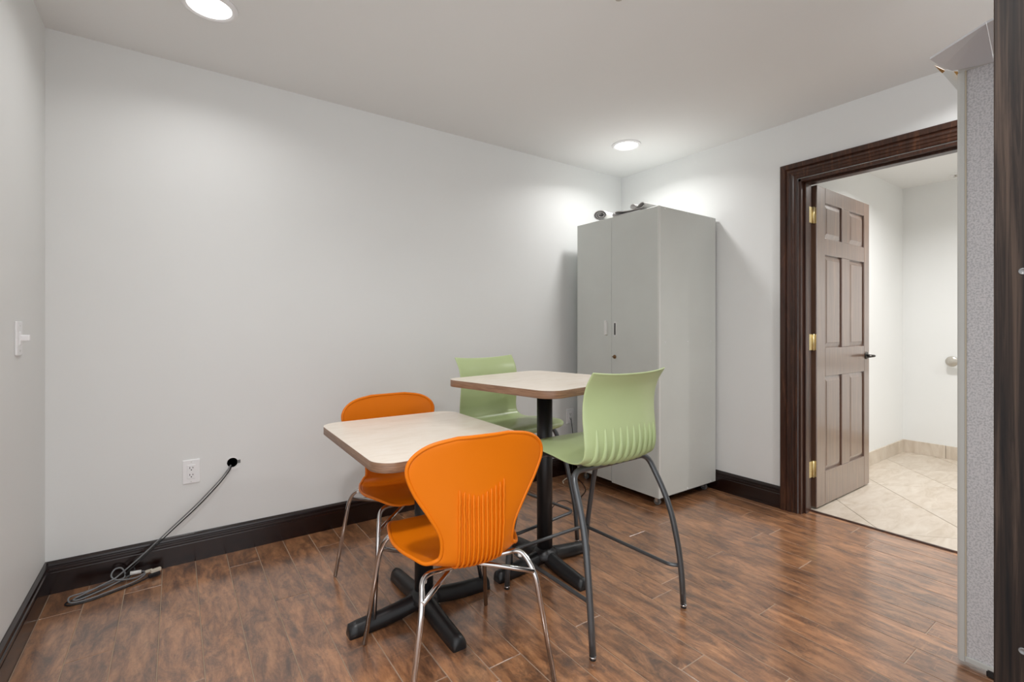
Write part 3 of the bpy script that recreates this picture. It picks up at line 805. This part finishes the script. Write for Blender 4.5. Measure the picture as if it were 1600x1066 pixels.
# loose sheet bent over the top
def ray_pt(px, py, X=None, Y=None):
    c_, s_ = math.cos(R(YAW)), math.sin(R(YAW)); r_ = (px - 800) / F_PX
    d_ = Vector((r_ * c_ + s_, -r_ * s_ + c_, -(py - 512.5) / F_PX)); t_ = X / d_.x if X is not None else Y / d_.y
    return Vector((0, 0, CAM_H)) + d_ * t_
cap = empty('canopy', (PXC, PYC, PH), label='flared grey canopy of bent sheets on top of the speckled partition', cat='canopy')
def sheet(name, corners, th, mats, curve=None):
    """planar-ish plate through world points, thickened upward"""
    P = [Vector(p) - Vector((PXC, PYC, PH)) for p in corners]
    nn = Vector((0, 0, 0))
    for i in range(1, len(P) - 1): nn += (P[i] - P[0]).cross(P[i + 1] - P[0])
    nn.normalize()
    if nn.z < 0: nn = -nn
    n = len(P)
    m = MB(); vs = P + [p + nn * th for p in P]
    m.add(vs, [list(range(n)), list(range(n, 2 * n))], 0); m.add(vs, [(i, (i + 1) % n, n + (i + 1) % n, n + i) for i in range(n)], 1)
    return m.build(name, mats, cap)
Zt = PH + .001
C0 = (2.182, .466, Zt + .001); C1 = (2.150, -.05, Zt + .001)
A = ray_pt(1453, 93, X=1.975); B = ray_pt(1541, 37, X=1.880); B2 = ray_pt(1541.8, 36.6, X=1.880); D = ray_pt(1600, 6, X=1.86)
Cm = ray_pt(1553, 97, X=2.178)
def mix(a, b, t): return Vector(a).lerp(Vector(b), t)
q1 = ray_pt(1472, 105, X=2.04); q2 = ray_pt(1488, 111, X=2.10)
sheet('front_sheet', [A, q1, q2, C0, Cm, B], .006, [M_sheet, M_sheet])
sheet('side_sheet', [B2, Cm + Vector((0, -.003, 0)), C1, D], .006, [M_sheet, M_sheet])
E1 = ray_pt(1461, 103.5, X=2.02); E2 = ray_pt(1477, 111, X=2.06); E3 = ray_pt(1473, 114.5, X=2.06)
sheet('corner_block', [ray_pt(1463, 104, X=2.035), ray_pt(1477, 110.5, X=2.09), ray_pt(1472.5, 114.5, X=2.09)], .010, [M_ply, M_ply])
sheet('corner_block', [ray_pt(1490, 111.5, X=2.20), ray_pt(1507, 111.5, X=2.20), ray_pt(1506, 119.5, X=2.20), ray_pt(1497, 120, X=2.20)], .010, [M_ply, M_ply])
sheet('gusset', [ray_pt(1472, 114, X=2.215), ray_pt(1479, 110, X=2.215), ray_pt(1491, 112, X=2.215), ray_pt(1500, 121, X=2.215), ray_pt(1500, 146, X=2.215)], .010, [M_alu, M_cabedge])

# ---------------------------------------------------------------- dark bookcase at the right edge
BX, BY = 1.200, .2065
bk = empty('bookcase', (BX, BY, 0), label='dark espresso wood bookcase side filling the right edge of the photo', cat='bookcase')
BWD, BDP, BHT = .34, .58, 2.13            # depth along y, width along x
def bbox(nm, *a): return MB().box(*a).build(nm, M_case, bk, bevel=.0015, bseg=1)
sd = bbox('side_panel', 0, .019, -BWD, 0, 0, BHT); bbox('side_panel', BDP - .019, BDP, -BWD, 0, 0, BHT)
bbox('top_panel', .019, BDP - .019, -BWD, -.006, BHT - .02, BHT)
bbox('back_panel', .019, BDP - .019, -.006, -.001, .05, BHT - .02)
for z in (.05, .46, .87, 1.28, 1.69): bbox('shelf', .019, BDP - .019, -BWD + .005, -.007, z, z + .019)
bbox('toe_kick', .019, BDP - .019, -BWD + .03, -BWD + .045, 0, .05)
for z, y in ((1.243, -.0365), (.585, -.0365)):
    MB().lathe([(.0001, -.0004), (.0036, -.0006), (.0042, -.0014), (.0055, -.0012), (.0062, 0)], (0, y, z), 16, axis='X').build('cam_cap', M_caster, sd)
